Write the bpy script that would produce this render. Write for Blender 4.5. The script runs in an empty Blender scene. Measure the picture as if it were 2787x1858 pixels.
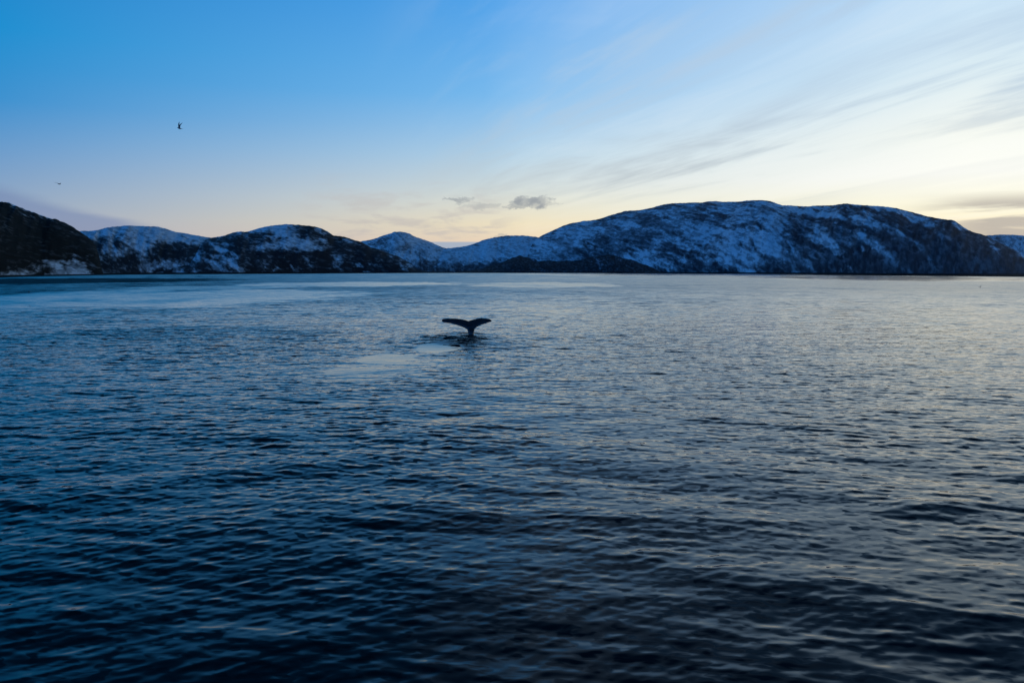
import bpy, bmesh, math, random
import numpy as np
from mathutils import Vector, Matrix

R = math.radians
SC = bpy.context.scene
COL = SC.collection

# ------------------------------------------------------------------ camera
CAM_H, FPX, PITCH = 6.4, 2200.0, R(4.96)          # photo is 2787 px wide
cam = bpy.data.objects.new('camera', bpy.data.cameras.new('camera'))
COL.objects.link(cam)
cam.location = (0, 0, CAM_H)
cam.rotation_euler = (R(90) - PITCH, 0, 0)
cam.data.sensor_width = 36
cam.data.lens = 36 * FPX / 2787
cam.data.clip_start, cam.data.clip_end = 0.5, 200000
SC.camera = cam

# ------------------------------------------------------------------ sky (twilight, sun just under the ridge, front right)
SUN_AZ, SUN_EL = R(31), R(0.6)
EXPOSURE = 0.0
SC.view_settings.view_transform = 'Standard'
SC.view_settings.look = 'None'
SC.view_settings.exposure = EXPOSURE
SC.view_settings.gamma = 1.0
SC.view_settings.use_curve_mapping = False

world = bpy.data.worlds.new('World')
SC.world = world
world.use_nodes = True
WT = world.node_tree


class NT:
    """small node builder"""
    def __init__(self, tree):
        self.t = tree

    def n(self, kind, **kw):
        nd = self.t.nodes.new('ShaderNode' + kind)
        for k, v in kw.items():
            setattr(nd, k, v)
        return nd

    def put(self, sock, v):
        if isinstance(v, bpy.types.NodeSocket):
            self.t.links.new(v, sock)
        elif v is not None:
            if hasattr(sock.default_value, '__len__') and not hasattr(v, '__len__'):
                v = (v, v, v)
            if sock.type == 'RGBA' and len(v) == 3:
                v = (*v, 1)
            sock.default_value = v

    def m(self, op, a, b=None, c=None, clamp=False):
        nd = self.n('Math', operation=op, use_clamp=clamp)
        for i, v in enumerate((a, b, c)):
            if v is not None:
                self.put(nd.inputs[i], v)
        return nd.outputs[0]

    def vm(self, op, a, b=None):
        nd = self.n('VectorMath', operation=op)
        self.put(nd.inputs[0], a)
        if b is not None:
            self.put(nd.inputs['Scale'] if op == 'SCALE' else nd.inputs[1], b)
        return nd.outputs['Value'] if op in ('LENGTH', 'DOT_PRODUCT') else nd.outputs[0]

    def rng(self, v, a, b, c=0.0, d=1.0, smooth=True):
        nd = self.n('MapRange', interpolation_type='SMOOTHSTEP' if smooth else 'LINEAR')
        for i, x in enumerate((v, a, b, c, d)):
            self.put(nd.inputs[i], x)
        return nd.outputs[0]

    def mix(self, f, a, b, blend='MIX'):
        nd = self.n('Mix', data_type='RGBA', blend_type=blend)
        self.put(nd.inputs[0], f)
        self.put(nd.inputs[6], a)
        self.put(nd.inputs[7], b)
        return nd.outputs[2]

    def xyz(self, x, y, z):
        nd = self.n('CombineXYZ')
        for i, v in enumerate((x, y, z)):
            self.put(nd.inputs[i], v)
        return nd.outputs[0]

    def sep(self, v):
        nd = self.n('SeparateXYZ')
        self.put(nd.inputs[0], v)
        return nd.outputs

    def noise(self, vec, scale, detail=3.0, rough=0.5, dist=0.0, color=False):
        nd = self.n('TexNoise')
        self.put(nd.inputs['Vector'], vec)
        nd.inputs['Scale'].default_value = scale
        nd.inputs['Detail'].default_value = detail
        nd.inputs['Roughness'].default_value = rough
        nd.inputs['Distortion'].default_value = dist
        return nd.outputs['Color' if color else 'Fac']

    def ramp(self, fac, stops):
        nd = self.n('ValToRGB')
        e = nd.color_ramp.elements
        while len(e) > 1:
            e.remove(e[-1])
        e[0].position, e[0].color = stops[0][0], (*stops[0][1], 1)
        for p, c in stops[1:]:
            k = e.new(p)
            k.color = (*c, 1)
        self.put(nd.inputs[0], fac)
        return nd.outputs[0]


def build_sky():
    s = NT(WT)
    bg = WT.nodes['Background']
    d = s.n('TexCoord').outputs['Generated']
    dx, dy, dz = s.sep(d)
    el = s.m('MULTIPLY', s.m('ARCSINE', dz), 180 / math.pi)            # degrees
    az = s.m('MULTIPLY', s.m('ARCTAN2', dx, dy), 180 / math.pi)        # degrees, right positive
    hl = s.m('MAXIMUM', s.m('SQRT', s.m('ADD', s.m('MULTIPLY', dx, dx), s.m('MULTIPLY', dy, dy))), 1e-4)
    g = s.m('DIVIDE', s.m('ADD', s.m('MULTIPLY', dx, math.sin(SUN_AZ)), s.m('MULTIPLY', dy, math.cos(SUN_AZ))), hl)
    gaz = s.m('MULTIPLY', s.m('ARCCOSINE', g), 180 / math.pi)          # azimuth away from the sun
    u = s.m('POWER', s.m('DIVIDE', s.m('MAXIMUM', el, 0.0), 90.0), 0.5)   # 0 horizon .. 1 zenith
    P = lambda e: (e / 90.0) ** 0.5
    zen = (.001, .013, .028)  # sky above the view falls off fast, shaped so near water reflects dark
    m60 = (.001, .015, .033)
    m35 = (.001, .019, .042)
    glow = s.ramp(u, [(0, (1.0, .66, .36)), (P(2), (1.0, .80, .52)), (P(4), (1.0, .96, .74)), (P(6), (1.0, 1.0, .93)),
                      (P(8.5), (.93, .96, .89)), (P(12), (.71, .84, .89)), (P(18), (.52, .73, .93)),
                      (P(26), (.08, .18, .32)), (P(38), (.009, .040, .09)), (P(60), m60), (1, zen)])
    mid = s.ramp(u, [(0, (.84, .58, .40)), (P(2), (.84, .66, .48)), (P(3.3), (.86, .75, .53)), (P(5), (.72, .74, .66)), (P(8), (.45, .64, .79)),
                     (P(12), (.19, .49, .85)), (P(18), (.085, .37, .82)), (P(26), (.006, .075, .185)), (P(38), (.002, .025, .055)),
                     (P(60), m60), (1, zen)])
    left = s.ramp(u, [(0, (.42, .40, .44)), (P(2), (.40, .41, .48)), (P(4), (.28, .38, .53)), (P(7), (.145, .325, .59)),
                      (P(10), (.040, .275, .615)), (P(14), (.009, .265, .62)), (P(18), (.012, .225, .58)),
                      (P(26), (.0015, .042, .115)), (P(38), m35), (P(60), m60), (1, zen)])
    anti = s.ramp(u, [(0, (.09, .29, .80)), (P(6), (.10, .36, 1.00)), (P(14), (.065, .35, 1.04)), (P(30), (.022, .20, .72)),  # sky behind the camera, raised in blue to light the snow
                      (P(60), (.003, .045, .16)), (1, zen)])
    f1 = s.rng(gaz, 2, 33, smooth=False)
    f2 = s.rng(gaz, 30, 64, smooth=False)
    f3 = s.rng(gaz, 66, 130)
    c = s.mix(f1, glow, mid)
    c = s.mix(f2, c, left)
    c = s.mix(f3, c, anti)
    # the physical sky adds its own falloff round the hidden sun
    ns = s.n('TexSky', sky_type='NISHITA')
    ns.sun_disc = False
    ns.sun_elevation, ns.sun_rotation = SUN_EL, SUN_AZ
    ns.ozone_density, ns.dust_density = 4.0, 0.6
    c = s.mix(1.0, c, s.mix(1.0, ns.outputs[0], (.004, .006, .010), 'MULTIPLY'), 'ADD')

    # ---- high thin cirrus, drawn out in parallel bands
    inv = s.m('DIVIDE', 1.0, s.m('ADD', s.m('MAXIMUM', dz, 0.0), 0.06))
    px, py = s.m('MULTIPLY', dx, inv), s.m('MULTIPLY', dy, inv)
    a = R(-20)                                                          # the azimuth the bands run towards
    along = s.m('ADD', s.m('MULTIPLY', px, math.sin(a)), s.m('MULTIPLY', py, math.cos(a)))
    across = s.m('SUBTRACT', s.m('MULTIPLY', px, math.cos(a)), s.m('MULTIPLY', py, math.sin(a)))
    v = s.xyz(s.m('MULTIPLY', along, .15), across, 3.7)
    b1 = s.noise(v, .95, 7, .58, .9)
    b2 = s.noise(s.xyz(s.m('MULTIPLY', along, .30), across, 9.1), 2.4, 5, .58, 1.0)
    veil = s.m('ADD', s.m('MULTIPLY', b1, .74), s.m('MULTIPLY', b2, .26))
    side = s.rng(gaz, 42, 22)                                           # cirrus only on the sun side
    low = s.m('MULTIPLY', s.rng(el, 3.6, 6.0), s.m('SUBTRACT', 1.0, s.m('MULTIPLY', s.m('MULTIPLY', s.rng(az, 17, 24), s.rng(el, 10.5, 7.0)), .85)))
    dark = s.m('MULTIPLY', s.m('MULTIPLY', s.rng(veil, .46, .60), side), s.m('MULTIPLY', low, s.rng(el, 40, 14)))
    c = s.mix(s.m('MULTIPLY', dark, .78), c, s.mix(s.rng(el, 5, 14), (.50, .56, .59), (.46, .61, .78)))
    lite = s.m('MULTIPLY', s.m('MULTIPLY', s.rng(veil, .50, .36), side), s.rng(el, 34, 12))
    c = s.mix(s.m('MULTIPLY', lite, .16), c, (1.0, 1.0, .97))

    # ---- low cloud bank over the left hills, top edge slanting down to the right
    top = s.m('ADD', s.m('MULTIPLY', s.m('MAXIMUM', az, -38.0), -.262), -3.25)
    wv = s.noise(s.xyz(s.m('MULTIPLY', az, .05), s.m('MULTIPLY', el, .5), 1.0), 2.2, 4, .5)
    top = s.m('ADD', top, s.m('MULTIPLY', s.m('SUBTRACT', wv, .5), .9))
    lb = s.m('MULTIPLY', s.rng(s.m('SUBTRACT', top, el), -.1, .75), s.rng(az, -15, -22))
    c = s.mix(s.m('MULTIPLY', lb, .62), c, (.175, .245, .44))
    # ---- grey streaky bank low on the right
    st = s.noise(s.xyz(s.m('MULTIPLY', az, .045), s.m('MULTIPLY', el, .55), 5.0), 2.0, 6, .55, .3)
    rb = s.m('MULTIPLY', s.m('MULTIPLY', s.rng(az, 24.5, 30.5), s.rng(el, 5.0, 3.9)), s.rng(st, .36, .54))
    c = s.mix(s.m('MULTIPLY', rb, .85), c, (.47, .43, .39))
    # ---- faint warm-grey smudges low in the gap
    sm = s.noise(s.xyz(s.m('MULTIPLY', az, .11), s.m('MULTIPLY', el, .55), 2.0), 2.4, 5, .6, .3)
    gp = s.m('MULTIPLY', s.m('MULTIPLY', s.rng(az, -16, -11), s.rng(az, 1.5, -3.0)), s.rng(el, 7.5, 3.2))
    c = s.mix(s.m('MULTIPLY', s.m('MULTIPLY', gp, s.rng(sm, .47, .66)), .55), c, (.50, .47, .47))
    # flat bank resting in the saddle
    fb = s.m('MULTIPLY', s.rng(el, 2.12, 1.98), s.m('MULTIPLY', s.rng(az, -8, -6), s.rng(az, 0, -2)))
    c = s.mix(s.m('MULTIPLY', fb, .85), c, (.33, .42, .56))
    # ---- small ragged grey cumulus over the saddle
    wpv = s.xyz(az, s.m('MULTIPLY', el, 1.8), 0.0)
    wpx = s.m('MULTIPLY', s.m('SUBTRACT', s.noise(wpv, .9, 5, .62), .5), 3.3)
    wpy = s.m('MULTIPLY', s.m('SUBTRACT', s.noise(s.vm('ADD', wpv, (7, 3, 5)), 1.3, 5, .62), .5), 1.2)
    ax, ey = s.m('ADD', az, wpx), s.m('ADD', el, wpy)
    puff = None
    # azimuth, elevation, half width, half height, weight
    for (pa, pe, ra, re_, w) in ((1.45, 4.78, 1.5, .55, 1.0), (.35, 4.45, .95, .20, .75), (-3.75, 4.95, .72, .32, .75),
                                 (-2.1, 4.55, 1.4, .26, .40), (-.75, 2.42, .55, .22, .55), (2.8, 4.6, .9, .12, .4)):
        q = s.m('ADD', s.m('POWER', s.m('DIVIDE', s.m('SUBTRACT', ax, pa), ra), 2), s.m('POWER', s.m('DIVIDE', s.m('SUBTRACT', ey, pe), re_), 2))
        q = s.m('MULTIPLY', s.rng(q, 1.2, .1), w)
        puff = q if puff is None else s.m('MAXIMUM', puff, q)
    grain = s.rng(s.noise(wpv, 1.6, 3, .5), .30, .62, .70, 1.0)
    c = s.mix(s.m('MULTIPLY', s.m('MULTIPLY', puff, grain), .86), c, (.27, .30, .34))
    s.put(bg.inputs[0], c)
    bg.inputs[1].default_value = 1.0


build_sky()

sun = bpy.data.objects.new('sun', bpy.data.lights.new('sun', 'SUN'))
COL.objects.link(sun)
sun.data.energy = 0.35
sun.data.angle = R(0.5)
sun.data.color = (1.0, .80, .58)
sd = Vector((math.sin(SUN_AZ) * math.cos(SUN_EL), math.cos(SUN_AZ) * math.cos(SUN_EL), math.sin(SUN_EL)))
sun.rotation_euler = sd.to_track_quat('Z', 'Y').to_euler()


# ------------------------------------------------------------------ helpers
def tag(o, label=None, cat=None, group=None, kind=None):
    for k, v in (('label', label), ('category', cat), ('group', group), ('kind', kind)):
        if v:
            o[k] = v
    return o


def mesh_obj(name, verts, faces, mat, smooth=True, parent=None):
    me = bpy.data.meshes.new(name)
    verts = np.asarray(verts, dtype=np.float32)
    if isinstance(faces, np.ndarray) and faces.ndim == 2:
        k = faces.shape[1]
        me.vertices.add(len(verts))
        me.vertices.foreach_set('co', verts.ravel())
        me.loops.add(faces.size)
        me.loops.foreach_set('vertex_index', faces.astype(np.int32).ravel())
        me.polygons.add(len(faces))
        me.polygons.foreach_set('loop_start', np.arange(0, faces.size, k, dtype=np.int32))
        me.update(calc_edges=True)
    else:
        me.from_pydata([tuple(map(float, v)) for v in verts], [], faces)
    if smooth:
        me.polygons.foreach_set('use_smooth', np.ones(len(me.polygons), dtype=bool))
    me.materials.append(mat)
    o = bpy.data.objects.new(name, me)
    COL.objects.link(o)
    o.parent = parent
    return o


def grid_faces(nr, nc):
    i = np.arange(nr - 1)[:, None] * nc + np.arange(nc - 1)[None, :]
    i = i.ravel()
    return np.stack([i, i + 1, i + nc + 1, i + nc], axis=1)


def add_attr(o, name, arr):
    at = o.data.attributes.new(name, 'FLOAT', 'POINT')
    at.data.foreach_set('value', np.asarray(arr, dtype=np.float32).ravel())


def ray(px, py):
    """direction through a pixel of the 2787x1858 photo"""
    x, u = (px - 1393.5) / FPX, (929.0 - py) / FPX
    return np.array([x, math.cos(PITCH) + u * math.sin(PITCH), -math.sin(PITCH) + u * math.cos(PITCH)])


def on_water(px, py):
    d = ray(px, py)
    k = -CAM_H / d[2]
    return d[0] * k, d[1] * k


def az_el(px, py):
    d = ray(px, py)
    return math.atan2(d[0], d[1]), d[2] / math.hypot(d[0], d[1])


_tab = {}


def vnoise(x, y, seed):
    """gradient noise, about -0.7..0.7"""
    if seed not in _tab:
        rg = np.random.RandomState(seed)
        _tab[seed] = rg.rand(256, 256).astype(np.float32) * 2 * np.pi
    T = _tab[seed]
    xi, yi = np.floor(x).astype(np.int64), np.floor(y).astype(np.int64)
    fx, fy = x - xi, y - yi
    sx, sy = fx * fx * fx * (fx * (fx * 6 - 15) + 10), fy * fy * fy * (fy * (fy * 6 - 15) + 10)

    def gd(ix, iy, dx_, dy_):
        a = T[ix & 255, iy & 255]
        return np.cos(a) * dx_ + np.sin(a) * dy_
    n0 = gd(xi, yi, fx, fy) * (1 - sx) + gd(xi + 1, yi, fx - 1, fy) * sx
    n1 = gd(xi, yi + 1, fx, fy - 1) * (1 - sx) + gd(xi + 1, yi + 1, fx - 1, fy - 1) * sx
    return n0 * (1 - sy) + n1 * sy


def fbm(x, y, octv, seed, gain=.5, ridged=False):
    a, s, t = 1.0, 0.0, 0.0
    for k in range(octv):
        n = vnoise(x, y, seed + k)
        if ridged:
            n = .45 - np.abs(n) * 1.4
        s = s + a * n
        t += a
        a *= gain
        x, y = x * 2.03 + 17.3, y * 2.03 - 9.1
    return s / t * 1.6


def sstep(a, b, x):
    t = np.clip((x - a) / (b - a), 0, 1)
    return t * t * (3 - 2 * t)


# ------------------------------------------------------------------ terrain
def terrain_material(name, snow, bare, sc_=1.0, band=1.5, dens0=.6):
    m = bpy.data.materials.new(name)
    m.use_nodes = True
    s = NT(m.node_tree)
    b = m.node_tree.nodes['Principled BSDF']
    pos = s.n('NewGeometry').outputs['Position']
    at = s.n('Attribute', attribute_name='scrub').outputs['Fac']
    _, _, z = s.sep(pos)
    x = s.n('Attribute', attribute_name='along_shore').outputs['Fac']      # metres along the hillside
    y = s.n('Attribute', attribute_name='inland').outputs['Fac']           # metres up from the shore
    v1 = s.xyz(s.m('MULTIPLY', s.m('ADD', x, s.m('MULTIPLY', z, .6)), .8), s.m('MULTIPLY', y, .02), s.m('MULTIPLY', z, 1.25))
    # dark patches run slightly down to the right
    n1 = s.noise(v1, .0085 * sc_, 5, .60, .5)
    v2 = s.xyz(s.m('MULTIPLY', s.m('ADD', x, s.m('MULTIPLY', z, .8)), .72), s.m('MULTIPLY', y, .015), s.m('MULTIPLY', z, 1.35))
    n2 = s.noise(v2, .028 * sc_, 3, .60, .6)
    n3 = s.noise(s.xyz(x, s.m('MULTIPLY', y, .03), s.m('MULTIPLY', z, 1.2)), .075 * sc_, 2, .5)
    n = s.m('ADD', s.m('ADD', s.m('MULTIPLY', n1, .56), s.m('MULTIPLY', n2, .34)), s.m('MULTIPLY', n3, .10))
    k = s.m('ADD', s.m('MULTIPLY', s.m('SUBTRACT', n, .5), 1.25), s.m('MULTIPLY', s.m('SUBTRACT', at, .5), .42))
    f = s.rng(k, -.075, .075, smooth=True)
    thin = s.m('MULTIPLY', s.rng(n3, .35, .65, .90 + .1 * (dens0 > .9), 1.0), s.rng(at, .25, .85, dens0, 1.0))
    f = s.m('MULTIPLY', f, thin)
    sn = s.mix(s.rng(n3, .3, .7), snow, tuple(c * .86 for c in snow))
    br = s.mix(s.rng(n2, .3, .7), bare, tuple(c * 1.45 for c in bare))
    c = s.mix(f, sn, br)
    # scrub poking through the snow, snow dusted among the scrub
    n4 = s.noise(s.xyz(s.m('MULTIPLY', s.m('ADD', x, z), .8), s.m('MULTIPLY', y, .01), s.m('MULTIPLY', z, 1.9)), .052 * sc_, 4, .62, .4)
    c = s.mix(s.m('MULTIPLY', s.rng(n4, .44, .60), s.rng(at, -.1, .6, .16, .62)), c, br)
    c = s.mix(s.m('MULTIPLY', s.rng(n4, .50, .34), s.rng(at, 1.1, .4, .05, .30)), c, sn)
    # wet dark rock between the tide marks
    zz = s.m('ADD', z, s.m('MULTIPLY', s.m('SUBTRACT', n2, .5), 1.2))
    c = s.mix(s.rng(zz, band, band * .75), c, (.012, .013, .015))
    s.put(b.inputs['Base Color'], c)
    b.inputs['Roughness'].default_value = .85
    b.inputs['Specular IOR Level'].default_value = .04
    bp = s.n('Bump')
    bp.inputs['Strength'].default_value = .45
    bp.inputs['Distance'].default_value = 22 / sc_
    s.put(bp.inputs['Height'], s.m('ADD', s.m('MULTIPLY', n1, 1.0), s.m('MULTIPLY', n2, .45)))
    s.put(b.inputs['Normal'], bp.outputs[0])
    return m


SLANT = 1.0
SHORE = [(-900, 757), (-300, 756), (0, 753.5), (119, 750.5), (268, 748.6), (417, 747), (650, 745.8), (977, 743.6), (1350, 742.6),
         (1600, 743), (1810, 744), (2050, 745.5), (2400, 750.0), (2787, 755), (3300, 757), (3900, 757)]
_sh = [az_el(*p) for p in SHORE]
SH_AZ = np.array([a for a, e in _sh])
SH_D = np.array([CAM_H / -e for a, e in _sh])


def ridge(name, pts, crest_d, label, mat, scrub, seed, relief=(.10, 380.0), shore_off=0.0, shape=.85, rows=130, kind='structure', low=0.0, jag=.0007, lip=None):
    """one mountain: its skyline is a list of photo points, set at its own distance; its body is real relief"""
    ae = [az_el(*p) for p in pts]
    A = np.array([a for a, e in ae]); E = np.array([e for a, e in ae])
    nc = int((A[-1] - A[0]) / R(.078)) + 1
    az = np.linspace(A[0], A[-1], nc)
    # smooth-ish interpolation
    el = np.interp(az, A, E)
    k = np.array([.12, .22, .32, .22, .12])
    el = np.convolve(np.pad(el, 2, 'edge'), k, 'valid')
    el = el + jag * fbm(az * 260, az * 0 + seed, 4, seed, .6)
    rs = np.interp(az, SH_AZ, SH_D) + shore_off
    rc = np.interp(az, np.array([az_el(p[0], 700)[0] for p in crest_d]), np.array([p[1] for p in crest_d], dtype=float))
    rc = np.maximum(rc, rs + 60)
    nb = 26
    t = np.concatenate([np.linspace(0, 1, rows) ** 1.15, 1 + np.linspace(0, 1, nb + 1)[1:] * .8])[:, None]
    r = rs[None, :] + (rc - rs)[None, :] * t
    X, Y = r * np.sin(az)[None, :], r * np.cos(az)[None, :]
    zc = CAM_H + rc * el
    z0 = -2.5
    tt = np.clip(t, 0, 1)
    sh = np.sin(np.pi / 2 * tt ** shape)
    if low:
        sh = sh * (1 - low * np.exp(-((tt - .12) / .16) ** 2))
    z = z0 + (np.maximum(zc, z0 - 1) - z0)[None, :] * sh
    amp = relief[0] * np.maximum(zc, 0)[None, :]
    L = relief[1]
    lat = az[None, :] * rc.mean() + 0 * X                # gullies run down the slope
    wx = vnoise(lat / L * .6, r / L * .02, seed + 40) * .6 - .00022 * SLANT * (r - rs[None, :]) * 380 / L
    rel = fbm(lat / L + wx, r / L * .035, 5, seed, .58, ridged=True)
    rel = rel - rel.mean()
    rel2 = fbm(lat / L * 3.1 + wx * 3.1, r / L * .05, 4, seed + 9, .55)
    win = sstep(0, .16, tt) * (1 - .80 * sstep(.72, 1.0, tt))
    z = z + amp * win * (rel * 1.0 + rel2 * .30)
    # keep the skyline where it belongs
    ang = (z - CAM_H) / r
    mx = ang[:rows].max(axis=0)
    corr = el - mx
    kk = np.hanning(9); kk /= kk.sum()
    z = z + r * corr[None, :] * sstep(.05, .9, tt)
    ang = (z - CAM_H) / r
    over = np.maximum(ang[:rows] - el[None, :], 0)
    z[:rows] -= over * r[:rows]
    # back slope
    back = np.clip(t - 1, 0, 1)
    z = z - back * (np.maximum(zc, 0)[None, :] * 1.1 + 4) * (.35 + back)
    z = np.maximum(z, -8)
    o = mesh_obj(name, np.stack([X, Y, z], -1).reshape(-1, 3), grid_faces(rows + nb, nc), mat)
    hfrac = np.clip(z / max(zc.max(), 1), 0, 1)
    add_attr(o, 'along_shore', lat)
    add_attr(o, 'inland', r + 0 * z)
    sc = scrub(np.repeat(az[None, :], len(t), 0), hfrac, tt + 0 * z, z, X, Y, rel)
    sc = sc + .45 * sstep(.955, .99, tt) * sstep(-.3, .3, fbm(az * 400, az * 0, 3, seed + 3))[None, :]
    add_attr(o, 'scrub', np.clip(sc, -.3, 1.3))
    tag(o, label, None, None, kind)
    return o


def streaks(az, z, D, slant, la, lc, seed):
    """gullies and outcrops running down the slope; slant > 0 runs down to the right"""
    ux = az * D
    w = fbm(ux / 300, z / 200, 3, seed + 30) * .5
    g = fbm((ux - slant * z) / la + w, (z + slant * ux) / lc + w, 5, seed, .60, ridged=True)
    return (g - g.mean()) * 1.3


def mottle(az, z, D, L, seed):
    ux = az * D
    return fbm(ux / L, z / L * 1.5, 5, seed, .62)


def azp(px):
    return az_el(px, 700)[0]


SNOW = (.88, .91, .94)
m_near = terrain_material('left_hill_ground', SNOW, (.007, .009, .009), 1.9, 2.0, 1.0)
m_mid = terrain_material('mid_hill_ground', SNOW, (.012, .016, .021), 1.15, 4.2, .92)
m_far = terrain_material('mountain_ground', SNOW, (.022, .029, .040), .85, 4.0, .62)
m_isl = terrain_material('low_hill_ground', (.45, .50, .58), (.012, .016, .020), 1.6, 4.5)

# distant snowy range, far right
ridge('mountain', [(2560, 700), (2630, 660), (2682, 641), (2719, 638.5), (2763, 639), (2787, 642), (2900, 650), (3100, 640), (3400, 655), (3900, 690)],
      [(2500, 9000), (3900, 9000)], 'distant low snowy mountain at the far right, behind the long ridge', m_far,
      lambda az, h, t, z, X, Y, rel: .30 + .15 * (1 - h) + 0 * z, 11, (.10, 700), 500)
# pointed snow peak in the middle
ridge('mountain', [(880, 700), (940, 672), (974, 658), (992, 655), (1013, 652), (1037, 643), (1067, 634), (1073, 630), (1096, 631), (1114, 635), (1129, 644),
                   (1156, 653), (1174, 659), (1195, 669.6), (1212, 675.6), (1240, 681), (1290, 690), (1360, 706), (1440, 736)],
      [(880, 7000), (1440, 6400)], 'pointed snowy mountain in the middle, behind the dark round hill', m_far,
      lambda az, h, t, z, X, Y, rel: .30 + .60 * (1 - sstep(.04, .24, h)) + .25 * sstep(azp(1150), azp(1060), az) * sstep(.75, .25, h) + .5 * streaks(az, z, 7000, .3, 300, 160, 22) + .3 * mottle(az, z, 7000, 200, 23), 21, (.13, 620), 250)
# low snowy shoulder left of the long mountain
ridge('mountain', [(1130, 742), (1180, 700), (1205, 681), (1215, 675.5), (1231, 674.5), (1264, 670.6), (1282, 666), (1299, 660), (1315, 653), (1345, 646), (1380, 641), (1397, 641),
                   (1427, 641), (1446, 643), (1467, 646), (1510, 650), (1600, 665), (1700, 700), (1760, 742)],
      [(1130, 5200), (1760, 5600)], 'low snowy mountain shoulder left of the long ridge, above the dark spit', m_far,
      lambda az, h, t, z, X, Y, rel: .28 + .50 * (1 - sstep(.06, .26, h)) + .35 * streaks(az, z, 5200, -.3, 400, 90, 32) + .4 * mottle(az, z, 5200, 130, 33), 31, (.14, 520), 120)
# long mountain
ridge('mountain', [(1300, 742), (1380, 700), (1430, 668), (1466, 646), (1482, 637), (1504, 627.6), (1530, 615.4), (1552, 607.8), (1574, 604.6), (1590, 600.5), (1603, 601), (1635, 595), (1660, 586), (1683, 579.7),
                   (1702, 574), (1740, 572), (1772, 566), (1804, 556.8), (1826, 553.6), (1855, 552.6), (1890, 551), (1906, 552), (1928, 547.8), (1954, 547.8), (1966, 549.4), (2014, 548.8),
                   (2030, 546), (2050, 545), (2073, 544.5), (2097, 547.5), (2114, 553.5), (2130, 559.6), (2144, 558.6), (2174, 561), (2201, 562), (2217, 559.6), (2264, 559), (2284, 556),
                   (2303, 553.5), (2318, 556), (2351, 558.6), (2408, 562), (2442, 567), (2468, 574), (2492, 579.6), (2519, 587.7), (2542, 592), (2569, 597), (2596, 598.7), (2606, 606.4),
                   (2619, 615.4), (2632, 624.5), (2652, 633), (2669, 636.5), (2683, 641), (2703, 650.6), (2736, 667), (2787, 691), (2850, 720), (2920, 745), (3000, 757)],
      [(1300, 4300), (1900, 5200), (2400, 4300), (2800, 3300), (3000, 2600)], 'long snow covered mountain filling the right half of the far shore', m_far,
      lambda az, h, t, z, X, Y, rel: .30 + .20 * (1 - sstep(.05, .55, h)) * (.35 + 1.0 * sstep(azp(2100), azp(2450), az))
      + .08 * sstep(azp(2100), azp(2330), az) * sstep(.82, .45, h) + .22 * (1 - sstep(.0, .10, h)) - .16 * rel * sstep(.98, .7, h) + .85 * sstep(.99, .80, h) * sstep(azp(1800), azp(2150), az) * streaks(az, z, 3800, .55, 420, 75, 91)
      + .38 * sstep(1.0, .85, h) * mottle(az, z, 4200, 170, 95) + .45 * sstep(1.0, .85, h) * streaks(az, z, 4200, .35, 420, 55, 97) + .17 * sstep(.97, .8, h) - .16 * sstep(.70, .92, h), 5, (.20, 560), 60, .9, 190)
# snowy round hill left
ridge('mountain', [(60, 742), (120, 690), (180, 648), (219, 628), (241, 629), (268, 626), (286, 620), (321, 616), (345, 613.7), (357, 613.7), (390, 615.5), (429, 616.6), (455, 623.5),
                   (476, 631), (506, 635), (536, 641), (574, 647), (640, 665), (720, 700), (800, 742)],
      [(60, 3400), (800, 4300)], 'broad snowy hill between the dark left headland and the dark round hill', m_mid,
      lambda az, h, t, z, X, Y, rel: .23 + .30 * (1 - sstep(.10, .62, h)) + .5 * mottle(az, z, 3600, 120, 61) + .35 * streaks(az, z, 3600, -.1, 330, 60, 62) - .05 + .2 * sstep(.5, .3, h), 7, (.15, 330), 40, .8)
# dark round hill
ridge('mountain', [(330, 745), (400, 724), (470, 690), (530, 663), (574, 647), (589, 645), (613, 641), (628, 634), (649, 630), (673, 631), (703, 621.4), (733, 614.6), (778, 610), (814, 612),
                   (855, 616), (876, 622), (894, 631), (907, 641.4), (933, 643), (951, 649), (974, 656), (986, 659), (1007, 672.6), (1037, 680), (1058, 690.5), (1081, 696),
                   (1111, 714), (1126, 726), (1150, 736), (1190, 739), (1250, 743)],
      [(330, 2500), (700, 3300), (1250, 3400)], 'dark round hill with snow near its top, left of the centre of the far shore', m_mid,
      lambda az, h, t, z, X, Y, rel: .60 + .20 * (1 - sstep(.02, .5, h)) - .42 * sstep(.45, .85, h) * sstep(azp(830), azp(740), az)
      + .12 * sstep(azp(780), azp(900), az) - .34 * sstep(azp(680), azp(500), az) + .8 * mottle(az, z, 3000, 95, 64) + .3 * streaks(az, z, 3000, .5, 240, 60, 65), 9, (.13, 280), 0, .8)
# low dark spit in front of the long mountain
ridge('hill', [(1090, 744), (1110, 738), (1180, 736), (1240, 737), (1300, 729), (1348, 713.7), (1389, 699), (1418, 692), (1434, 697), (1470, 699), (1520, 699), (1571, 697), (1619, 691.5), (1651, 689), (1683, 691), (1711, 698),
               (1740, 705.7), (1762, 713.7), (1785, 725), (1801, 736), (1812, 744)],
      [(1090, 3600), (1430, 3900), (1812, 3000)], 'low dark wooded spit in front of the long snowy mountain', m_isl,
      lambda az, h, t, z, X, Y, rel: .86 - .12 * rel + 0 * z, 15, (.12, 200), -120, .8, 80)
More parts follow.
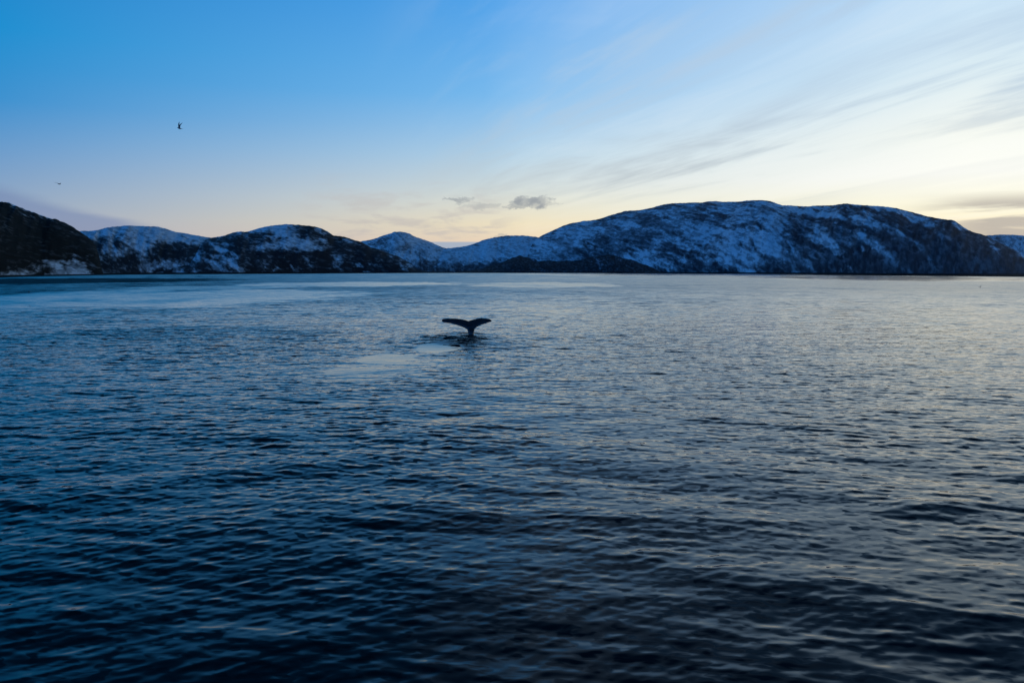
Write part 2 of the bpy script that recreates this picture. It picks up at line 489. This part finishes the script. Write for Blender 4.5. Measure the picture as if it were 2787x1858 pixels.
# snow meadow strip along the left shore
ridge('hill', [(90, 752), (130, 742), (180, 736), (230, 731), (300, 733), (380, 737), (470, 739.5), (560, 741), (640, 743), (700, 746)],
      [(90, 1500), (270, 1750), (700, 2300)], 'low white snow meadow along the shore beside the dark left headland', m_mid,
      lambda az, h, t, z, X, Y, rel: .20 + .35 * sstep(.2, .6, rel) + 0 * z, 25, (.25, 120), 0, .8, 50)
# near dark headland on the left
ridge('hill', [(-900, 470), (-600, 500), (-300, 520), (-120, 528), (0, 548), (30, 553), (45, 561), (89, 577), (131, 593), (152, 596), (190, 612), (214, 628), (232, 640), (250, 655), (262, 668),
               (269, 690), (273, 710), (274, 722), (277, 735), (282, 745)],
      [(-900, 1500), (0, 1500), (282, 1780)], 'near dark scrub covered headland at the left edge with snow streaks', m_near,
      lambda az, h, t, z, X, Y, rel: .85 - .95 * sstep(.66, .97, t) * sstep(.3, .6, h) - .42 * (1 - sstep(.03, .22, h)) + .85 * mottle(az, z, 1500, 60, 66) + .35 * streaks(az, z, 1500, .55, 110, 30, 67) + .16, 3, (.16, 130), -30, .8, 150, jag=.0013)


# ------------------------------------------------------------------ water
HUMP = .52                                  # the water heaped up round the diving whale
WX, WY = on_water(1281, 911)                # where the whale's tail stock leaves the water
WX, WY = WX * (1 - HUMP / CAM_H), WY * (1 - HUMP / CAM_H)


def build_water():
    rng = np.random.RandomState(12)
    a_d = np.linspace(R(-36.5), R(36.5), 820)
    a_l = R(-180) + (R(-36.5) + R(180)) * np.linspace(0, 1, 40)[:-1]
    az = np.concatenate([a_l, a_d, -a_l[::-1]])
    r = [0.6, 1.5, 3, 5, 7, 8.5, 9.5, 10.2]
    while r[-1] < 190:
        r.append(r[-1] * 1.0028)
    y = CAM_H / r[-1]
    step = .48 / 808
    while y > .0016:
        y -= step
        r.append(CAM_H / y)
    r += [5000, 7000, 10000, 14000]
    r = np.array(r, dtype=np.float32)
    dr = np.gradient(r)
    nr, nc = len(r), len(az)
    X = (r[:, None] * np.sin(az)[None, :]).astype(np.float32)
    Y = (r[:, None] * np.cos(az)[None, :]).astype(np.float32)
    H = np.zeros_like(X); DX = np.zeros_like(X); DY = np.zeros_like(X)

    # ---- calm slicks and ruffled patches on the surface, in metres
    calm = np.zeros_like(X)
    ruff = np.zeros_like(X)

    def blob(dst, px0, px1, py0, py1, w, tilt=0.0, seed=1, edge=.5):
        cx, cy = on_water((px0 + px1) / 2, (py0 + py1) / 2)
        x0, y0 = on_water(px0, (py0 + py1) / 2)
        x1, y1 = on_water(px1, (py0 + py1) / 2)
        _, ya = on_water((px0 + px1) / 2, py0)
        _, yb = on_water((px0 + px1) / 2, py1)
        cy = (ya + yb) / 2
        hw, hh = abs(x1 - x0) / 2, abs(ya - yb) / 2
        u, v = (X - cx) / hw, (Y - cy - tilt * (X - cx)) / hh
        n = fbm(X / hw * 2.3 + seed, Y / hh * 2.3, 4, 70 + seed, .6)
        d = u * u + v * v + n * edge
        np.maximum(dst, w * sstep(1.15, .55, d), out=dst)
    blob(calm, -500, 900, 786, 855, .75, 0, 1, .9)
    blob(ruff, -900, 420, 757, 782, .6, 0, 21, .7)
    blob(calm, 330, 820, 796, 836, .75, 0, 2, .7)
    blob(calm, 620, 1270, 767, 781, .7, 0, 3, 1.3)
    blob(calm, 300, 800, 778, 790, .55, 0, 4, .8)
    blob(calm, 1260, 1700, 768, 783, .55, 0, 5, 1.0)
    blob(calm, 1400, 2787, 744, 752, .65, 0, 6, .5)
    blob(calm, 2100, 3200, 752, 768, .75, 0, 7, .5)
    # whale's footprint and the smooth water trailing towards the lower left
    blob(calm, 1122, 1262, 936, 961, .95, .0, 8, .35)
    blob(calm, 960, 1150, 962, 992, .9, .0, 9, .9)
    blob(calm, 1080, 1300, 965, 1000, .50, .0, 13, 1.0)
    blob(calm, 880, 1170, 975, 1042, .62, .0, 18, 1.1)
    blob(calm, 1000, 1500, 1060, 1150, .35, .0, 19, 1.2)
    blob(calm, 870, 1040, 998, 1022, .85, .0, 10, .9)
    blob(calm, 860, 1010, 1080, 1110, .5, .0, 11, .9)
    blob(calm, 1380, 1650, 1110, 1180, .35, .0, 12, 1.0)
    blob(ruff, 1130, 1365, 904, 944, 1.2, .0, 14, .35)
    blob(ruff, 1040, 1200, 922, 936, .55, .0, 15, .8)
    blob(ruff, 1330, 1560, 920, 940, .35, .0, 16, .9)
    blob(ruff, -300, 1050, 885, 1000, .55, .0, 17, .9)
    # gusts: broad lanes of rougher and smoother water
    gust = fbm(X / 26 + Y / 60, Y / 46 - X / 120, 4, 50, .55)
    gust2 = fbm(X / 8 + Y / 9, Y / 12, 3, 58, .55)
    gust3 = fbm(X / 2.6 + Y / 9, Y / 4.2 - X / 11, 3, 63, .55) * sstep(60, 30, r)[:, None]
    amp = 1 + .75 * gust + .40 * gust2 + .45 * gust3
    amp = np.clip(amp, .25, 1.75) * (1 - .95 * calm) * (1 + 1.0 * np.clip(ruff, -.4, 1))

    # ruffle raised to the left to darken the water, lowered right to brighten it
    ruff = ruff + (.75 * sstep(R(2), R(-24), az) - .30 * sstep(R(8), R(28), az))[None, :] * sstep(40, 110, r)[:, None]
    # smooth water in the lee of the boat, more so on the left
    lee = 1 - (.52 - .20 * sstep(R(-10), R(28), az))[None, :] * sstep(34, 13, r)[:, None]
    amp = amp * lee
    # ---- directional sea: short wind chop, some longer swell from the boat's wake
    comps = []
    N = 170
    for i in range(N):
        lam = .20 * (6.5 / .20) ** ((i + rng.rand()) / N)
        th = R(rng.normal(6, 28))                       # travel direction measured from -Y
        s_ = .0192 * (lam / .50) ** (.3 if lam < .50 else -.55)
        comps.append((lam, th, s_ * (.6 + .8 * rng.rand()), .85))
    for lam, deg, sl in ((9.5, -20, .010), (6.1, 8, .010)):
        comps.append((lam, R(deg), sl, .7))
    nplain = len(comps)
    for lam, deg, sl in ((2.6, -30, .026), (3.4, -36, .030), (4.4, -28, .032), (5.6, -34, .032), (7.4, -40, .030), (2.2, -42, .020),
                         (2.5, 26, .024), (3.8, 33, .030), (5.3, 24, .032), (7.0, 38, .028)):
        comps.append((lam, R(deg), sl, .8))
    side_r = sstep(-12, 10, X + .1 * (Y - 10))
    for ci, (lam, th, sl, q) in enumerate(comps):
        w = sstep(2.8, 5.0, lam / dr) * (1 - (.45 * sstep(.8, 1.5, lam)) * sstep(18, 55, r))
        w[r < 8] *= 1 if lam > 2 else 0
        rows = np.nonzero(w > 0)[0]
        if not len(rows):
            continue
        a, b = rows[0], rows[-1] + 1
        k = 2 * math.pi / lam
        A = sl / k
        kx, ky = math.sin(th) * k, -math.cos(th) * k
        ph = (kx * X[a:b] + ky * Y[a:b] + rng.rand() * 6.283).astype(np.float32)
        W = w[a:b, None].astype(np.float32) * A * (amp[a:b] if lam < 3.5 else np.sqrt(amp[a:b]))
        if ci >= nplain:
            W = W * ((side_r if th < 0 else 1 - side_r)[a:b]) * np.exp(-r[a:b, None] / 60)
        H[a:b] += W * np.cos(ph)
        sn = W * np.sin(ph) * q
        DX[a:b] -= sn * math.sin(th)
        DY[a:b] += sn * math.cos(th)
    # ---- rings thrown out by the tail, and the upwelling hump of its footprint
    dw = np.hypot(X - WX, (Y - WY))
    wv = sstep(160, 110, r)[:, None]
    H += wv * (1 - calm) * (.05 * np.exp(-dw / 5.0) * np.cos(dw * 2 * math.pi / 2.6) * sstep(.2, 1.2, dw))
    H += wv * (1 - calm) * (.035 * np.exp(-((dw - 8.5) / 1.6) ** 2) * np.cos((dw - 8.5) * 2 * math.pi / 3.4))
    H += wv * HUMP * np.exp(-((X - WX + .5) / 4.8) ** 2 - ((Y - WY) / np.where(Y < WY, 5.2, 4.0)) ** 2)
    px_, py_ = on_water(1190, 935)
    H += wv * .07 * np.exp(-((X - px_) / 3.4) ** 2 - ((Y - py_ - 5) / 8.0) ** 2)
    keep = (np.abs(az) < R(36.5))[None, :]
    fade = np.where(keep, 1, 0) + 0 * H
    H *= fade; DX *= fade; DY *= fade
    V = np.stack([X + DX, Y + DY, H], -1).reshape(-1, 3)
    o = mesh_obj('water', V, grid_faces(nr, nc), water_material())
    add_attr(o, 'calm', np.clip(calm, 0, 1))
    add_attr(o, 'ruffle', ruff + .5 * np.clip(gust, -1, 1))
    tag(o, 'dark blue rippled fjord water with pale smooth slicks', None, None, 'structure')
    return o


def water_material():
    m = bpy.data.materials.new('sea_water')
    m.use_nodes = True
    s = NT(m.node_tree)
    b = m.node_tree.nodes['Principled BSDF']
    geo = s.n('NewGeometry')
    pos = geo.outputs['Position']
    calm = s.n('Attribute', attribute_name='calm').outputs['Fac']
    ruf = s.n('Attribute', attribute_name='ruffle').outputs['Fac']
    x, y, z = s.sep(pos)
    dist = s.vm('LENGTH', s.xyz(x, y, 0.0))
    v = s.xyz(s.m('MULTIPLY', x, .45), y, 0.0)
    keep = s.m('SUBTRACT', 1.0, calm)
    rough_more = s.m('ADD', 1.0, s.m('MULTIPLY', ruf, .55))
    k = s.m('MULTIPLY', keep, rough_more)

    def micro(scale, detail, amp, v=v):
        n = s.noise(v, scale, detail, .55, 0.0, color=True)
        d = s.vm('SUBTRACT', n, (.5, .5, .5))
        dx_, dy_, _ = s.sep(d)
        # wavelets are steeper on their lee face: sparse, sharp fronts
        fr = s.m('SUBTRACT', s.m('MULTIPLY', dy_, .40), s.m('MULTIPLY', s.rng(dy_, .05, .14), .30))
        return s.vm('SCALE', s.xyz(s.m('MULTIPLY', dx_, .45), s.m('ADD', fr, .02), 0.0), amp)
    # ripples, chop the mesh is too coarse to carry, and long waves for the far water
    a1 = s.m('MULTIPLY', k, s.rng(dist, 20, 70, .16, .0))
    a2 = s.m('MULTIPLY', s.m('MULTIPLY', k, s.rng(dist, 22, 75, .0, .46)), s.rng(dist, 120, 420, 1.0, .12))
    a3 = s.m('MULTIPLY', s.m('MULTIPLY', k, s.rng(dist, 60, 200, .0, .40)), s.rng(dist, 250, 900, 1.0, .25))
    v0 = s.xyz(s.m('MULTIPLY', x, .62), s.m('ADD', y, s.m('MULTIPLY', x, .12)), 4.0)
    a0 = s.m('MULTIPLY', s.m('MULTIPLY', k, s.rng(dist, 12, 30, .15, .44)), s.rng(dist, 60, 160, 1.0, .0))
    tot = s.vm('ADD', s.vm('ADD', s.vm('ADD', micro(3.4, 1, a0, v0), micro(5.0, 1, a1)), micro(1.8, 1, a2)), micro(.40, 1, a3))
    # normals leaned to the beholder, like far wave faces; ruffle leans more, darkening the water
    tot = s.vm('ADD', tot, s.vm('SCALE', s.vm('MULTIPLY', geo.outputs['Incoming'], (1, 1, 0)), s.m('ADD', s.m('MULTIPLY', s.m('MULTIPLY', s.rng(dist, 50, 260, 0, .075), s.m('ADD', 1.0, s.m('MULTIPLY', ruf, 1.15))), s.m('SUBTRACT', 1.0, s.m('MULTIPLY', calm, .70))), s.rng(ruf, .7, 1.2, 0, .05))))
    nn = s.n('VectorMath', operation='NORMALIZE')
    s.put(nn.inputs[0], s.vm('ADD', geo.outputs['Normal'], tot))
    s.put(b.inputs['Normal'], nn.outputs[0])
    b.inputs['Base Color'].default_value = (.0015, .006, .010, 1)
    b.inputs['IOR'].default_value = 1.29
    ro = s.m('MULTIPLY', s.rng(dist, 25, 320, .05, .20, False), s.m('SUBTRACT', 1.0, s.m('MULTIPLY', calm, .45)))
    s.put(b.inputs['Roughness'], ro)
    return m


build_water()


# ------------------------------------------------------------------ whale
def skin_material():
    m = bpy.data.materials.new('wet_whale_skin')
    m.use_nodes = True
    s = NT(m.node_tree)
    b = m.node_tree.nodes['Principled BSDF']
    p = s.n('TexCoord').outputs['Object']
    n = s.noise(p, 3.0, 5, .6)
    f = s.noise(p, 22.0, 4, .7)
    c = s.mix(s.rng(n, .35, .7), (.012, .014, .017), (.028, .030, .034))
    c = s.mix(s.m('MULTIPLY', s.rng(f, .66, .74), .5), c, (.16, .16, .15))
    s.put(b.inputs['Base Color'], c)
    b.inputs['Roughness'].default_value = .34
    bp = s.n('Bump')
    bp.inputs['Strength'].default_value = .5
    bp.inputs['Distance'].default_value = .03
    s.put(bp.inputs['Height'], f)
    s.put(b.inputs['Normal'], bp.outputs[0])
    return m


def build_whale():
    D = math.hypot(WX, WY)
    pxm = D / FPX
    cx, cz = 1281.0, 911.0
    up = [(1202.2, 871.3), (1203.5, 869.2), (1209, 868.0), (1218, 867.6), (1229.7, 867.2), (1245, 868), (1260.4, 870.3), (1270.3, 872.6), (1275.3, 874.6), (1281, 872.0), (1291, 870),
          (1299.4, 867.4), (1310, 866), (1321.6, 867.2), (1331.5, 868.4), (1336, 870.3), (1339, 872.6)]
    lo = [(1202.2, 874.5), (1203, 876), (1209, 878.6), (1226, 880.6), (1245, 885.6), (1260, 890.6), (1266, 893.5), (1272, 897), (1288, 899), (1294.4, 893.6), (1298.6, 890),
          (1310, 885), (1325.4, 880), (1335.3, 876.9), (1339, 875)]
    ux, uz = np.array([p[0] for p in up]), np.array([p[1] for p in up])
    lx, lz = np.array([p[0] for p in lo]), np.array([p[1] for p in lo])
    bm = bmesh.new()
    n = 72
    m = 14
    xs = 1202.2 + (1339 - 1202.2) * (1 - np.cos(np.linspace(0, np.pi, n))) / 2
    LEAN = .95                                    # the blades lean away from the boat
    rows = []
    rg = np.random.RandomState(4)
    for i, x in enumerate(xs):
        zt, zb = np.interp(x, ux, uz), np.interp(x, lx, lz)
        zt += rg.normal(0, .12) if 3 < i < n - 4 else 0
        X = (x - cx) * pxm
        top, bot = (cz - zt) * pxm, (cz - zb) * pxm
        frac = min(abs(x - 1271) / 69, 1)
        th = .16 * (1 - min(frac, 1)) ** .8 + .06
        sag = -.20 * frac ** 2                  # blade tips curl
        ring = []
        for j in range(m):
            a = 2 * math.pi * j / m
            s_ = .5 - .5 * math.cos(a)            # 0 = leading (low) edge, 1 = trailing (top) edge
            z = bot + (top - bot) * s_
            foil = math.sqrt(max(s_, 1e-4)) * (1 - s_) * 2.2 + .25
            yy = (z - .45) * LEAN + sag + math.copysign(th * foil * abs(math.sin(a)) ** .8, math.sin(a))
            ring.append(bm.verts.new((X, yy, z)))
        rows.append(ring)
    for r0, r1 in zip(rows, rows[1:]):
        for j in range(m):
            bm.faces.new((r0[j], r0[(j + 1) % m], r1[(j + 1) % m], r1[j]))
    bm.faces.new(rows[0][::-1]); bm.faces.new(rows[-1])
    # tail stock: keeled ellipse rising out of the water, body curving away below
    prof = [(1.15, 1275.5, .10, .10, .66), (1.00, 1277, .20, .14, .55), (.80, 1279, .34, .17, .36), (.60, 1281, .37, .22, .17), (.42, 1282, .33, .27, .02), (.25, 1282, .285, .32, -.06), (.08, 1282, .265, .36, -.10),
            (-.10, 1282, .275, .42, -.10), (-.6, 1281.5, .40, .58, .02), (-1.4, 1281, .62, .80, .5), (-2.4, 1280, .90, 1.02, 1.3), (-3.6, 1279, 1.15, 1.2, 2.5), (-4.8, 1278, 1.1, 1.1, 4.2), (-5.6, 1277, .5, .5, 5.6)]
    rows = []
    for z, pxc, a_, b_, yo in prof:
        rows.append([bm.verts.new(((pxc - cx) * pxm + a_ * math.cos(t), yo + b_ * math.sin(t), z)) for t in np.linspace(0, 2 * math.pi, 25)[:-1]])
    for r0, r1 in zip(rows, rows[1:]):
        for j in range(24):
            bm.faces.new((r0[j], r1[j], r1[(j + 1) % 24], r0[(j + 1) % 24]))
    bm.faces.new(rows[0]); bm.faces.new(rows[-1][::-1])
    bmesh.ops.recalc_face_normals(bm, faces=bm.faces)
    me = bpy.data.meshes.new('humpback_whale')
    bm.to_mesh(me); bm.free()
    me.materials.append(skin_material())
    o = bpy.data.objects.new('humpback_whale', me)
    COL.objects.link(o)
    rm = o.modifiers.new('union', 'REMESH')
    rm.mode = 'VOXEL'; rm.voxel_size = .03; rm.use_smooth_shade = True
    sm = o.modifiers.new('soften', 'SMOOTH')
    sm.factor = .5; sm.iterations = 2
    o.location = (WX, WY, HUMP)
    o.rotation_euler = (0, 0, -math.atan2(WX, WY))
    tag(o, 'black whale tail fluke raised above the calm fjord water', 'whale')


build_whale()


# ------------------------------------------------------------------ gulls
def feather_material(name, col):
    m = bpy.data.materials.new(name)
    m.use_nodes = True
    s = NT(m.node_tree)
    b = m.node_tree.nodes['Principled BSDF']
    n = s.noise(s.n('TexCoord').outputs['Object'], 30, 4, .6)
    s.put(b.inputs['Base Color'], s.mix(s.rng(n, .3, .7), col, tuple(c * .6 for c in col)))
    b.inputs['Roughness'].default_value = .8
    return m


m_feather = feather_material('grey_feathers', (.16, .17, .18))
m_bill = feather_material('horn_bill', (.10, .08, .03))


def gull(px, py, dist, yaw, pitch, roll, lift, sweep, label, scale=1.0):
    """body along +X; lift = wing angle upwards in degrees"""
    bm = bmesh.new()

    def loft(secs, seg=12):
        rr = []
        for c, n1, n2, a, b_ in secs:
            rr.append([bm.verts.new(Vector(c) + Vector(n1) * a * math.cos(t) + Vector(n2) * b_ * math.sin(t)) for t in np.linspace(0, 2 * math.pi, seg + 1)[:-1]])
        for r0, r1 in zip(rr, rr[1:]):
            for j in range(seg):
                bm.faces.new((r0[j], r0[(j + 1) % seg], r1[(j + 1) % seg], r1[j]))
        bm.faces.new(rr[0][::-1]); bm.faces.new(rr[-1])
    Yv, Zv = (0, 1, 0), (0, 0, 1)
    loft([((-.34, 0, .01), Yv, Zv, .085, .008), ((-.26, 0, .01), Yv, Zv, .06, .014), ((-.16, 0, 0), Yv, Zv, .05, .035), ((-.04, 0, -.005), Yv, Zv, .068, .062),
          ((.07, 0, 0), Yv, Zv, .068, .066), ((.15, 0, .012), Yv, Zv, .047, .048), ((.20, 0, .024), Yv, Zv, .036, .038), ((.245, 0, .028), Yv, Zv, .036, .037), ((.275, 0, .025), Yv, Zv, .018, .018)])
    for s_ in (-1, 1):
        sp = [(0.0, .05, .20, .030), (.10, .06, .19, .026), (.24, .075, .17, .020), (.36, .05, .145, .016), (.50, .0, .11, .012), (.60, -.06, .07, .010), (.68, -.12, .02, .007)]
        secs = []
        for k, (d, fx, ch, th) in enumerate(sp):
            a = R(lift) if d < .26 else R(lift * .8)
            base = .24 * min(d / .24, 1)
            yy = math.cos(R(lift)) * min(d, .24) + math.cos(R(lift * .75)) * max(d - .24, 0)
            zz = math.sin(R(lift)) * min(d, .24) + math.sin(R(lift * .75)) * max(d - .24, 0)
            secs.append(((fx - sweep * d, s_ * (.02 + yy), .03 + zz), (1, 0, 0), (0, -s_ * math.sin(a), math.cos(a)), ch / 2, th))
        loft(secs, 10)
    bmesh.ops.recalc_face_normals(bm, faces=bm.faces)
    me = bpy.data.meshes.new('gull')
    bm.to_mesh(me); bm.free()
    me.materials.append(m_feather)
    o = bpy.data.objects.new('gull', me)
    COL.objects.link(o)
    rm = o.modifiers.new('union', 'REMESH')
    rm.mode = 'VOXEL'; rm.voxel_size = .009; rm.use_smooth_shade = True
    bb = bmesh.new()
    bmesh.ops.create_cone(bb, cap_ends=True, segments=8, radius1=.012, radius2=.003, depth=.06)
    bmesh.ops.rotate(bb, verts=bb.verts, matrix=Matrix.Rotation(R(98), 3, 'Y'))
    bmesh.ops.translate(bb, verts=bb.verts, vec=(.295, 0, .018))
    bme = bpy.data.meshes.new('beak')
    bb.to_mesh(bme); bb.free()
    bme.materials.append(m_bill)
    bk = bpy.data.objects.new('beak', bme)
    COL.objects.link(bk)
    bk.parent = o
    d = ray(px, py)
    d = d / math.hypot(d[0], d[1]) * dist
    o.location = (d[0], d[1], CAM_H + d[2])
    o.rotation_euler = (R(roll), R(pitch), R(yaw))
    o.scale = (scale,) * 3
    tag(o, label, 'gull', 'gulls over the fjord')


gull(489, 350, 92, 170, -12, 0, 80, -.1, 'dark gull flapping with raised wings high in the blue sky')
gull(161, 501, 145, 75, 4, 8, 14, .5, 'small gull gliding low above the left headland')
gull(2668, 782, 240, 30, 0, -20, 50, .3, 'tiny dark gull low over the pale water at the far right')
gull(78, 795, 190, 200, 10, 0, 15, .5, 'tiny dark gull skimming the blue water at the far left')


SC.cycles.use_denoising = True
SC.cycles.max_bounces = 8
SC.cycles.diffuse_bounces = 2
SC.cycles.glossy_bounces = 6
SC.cycles.sample_clamp_indirect = 4
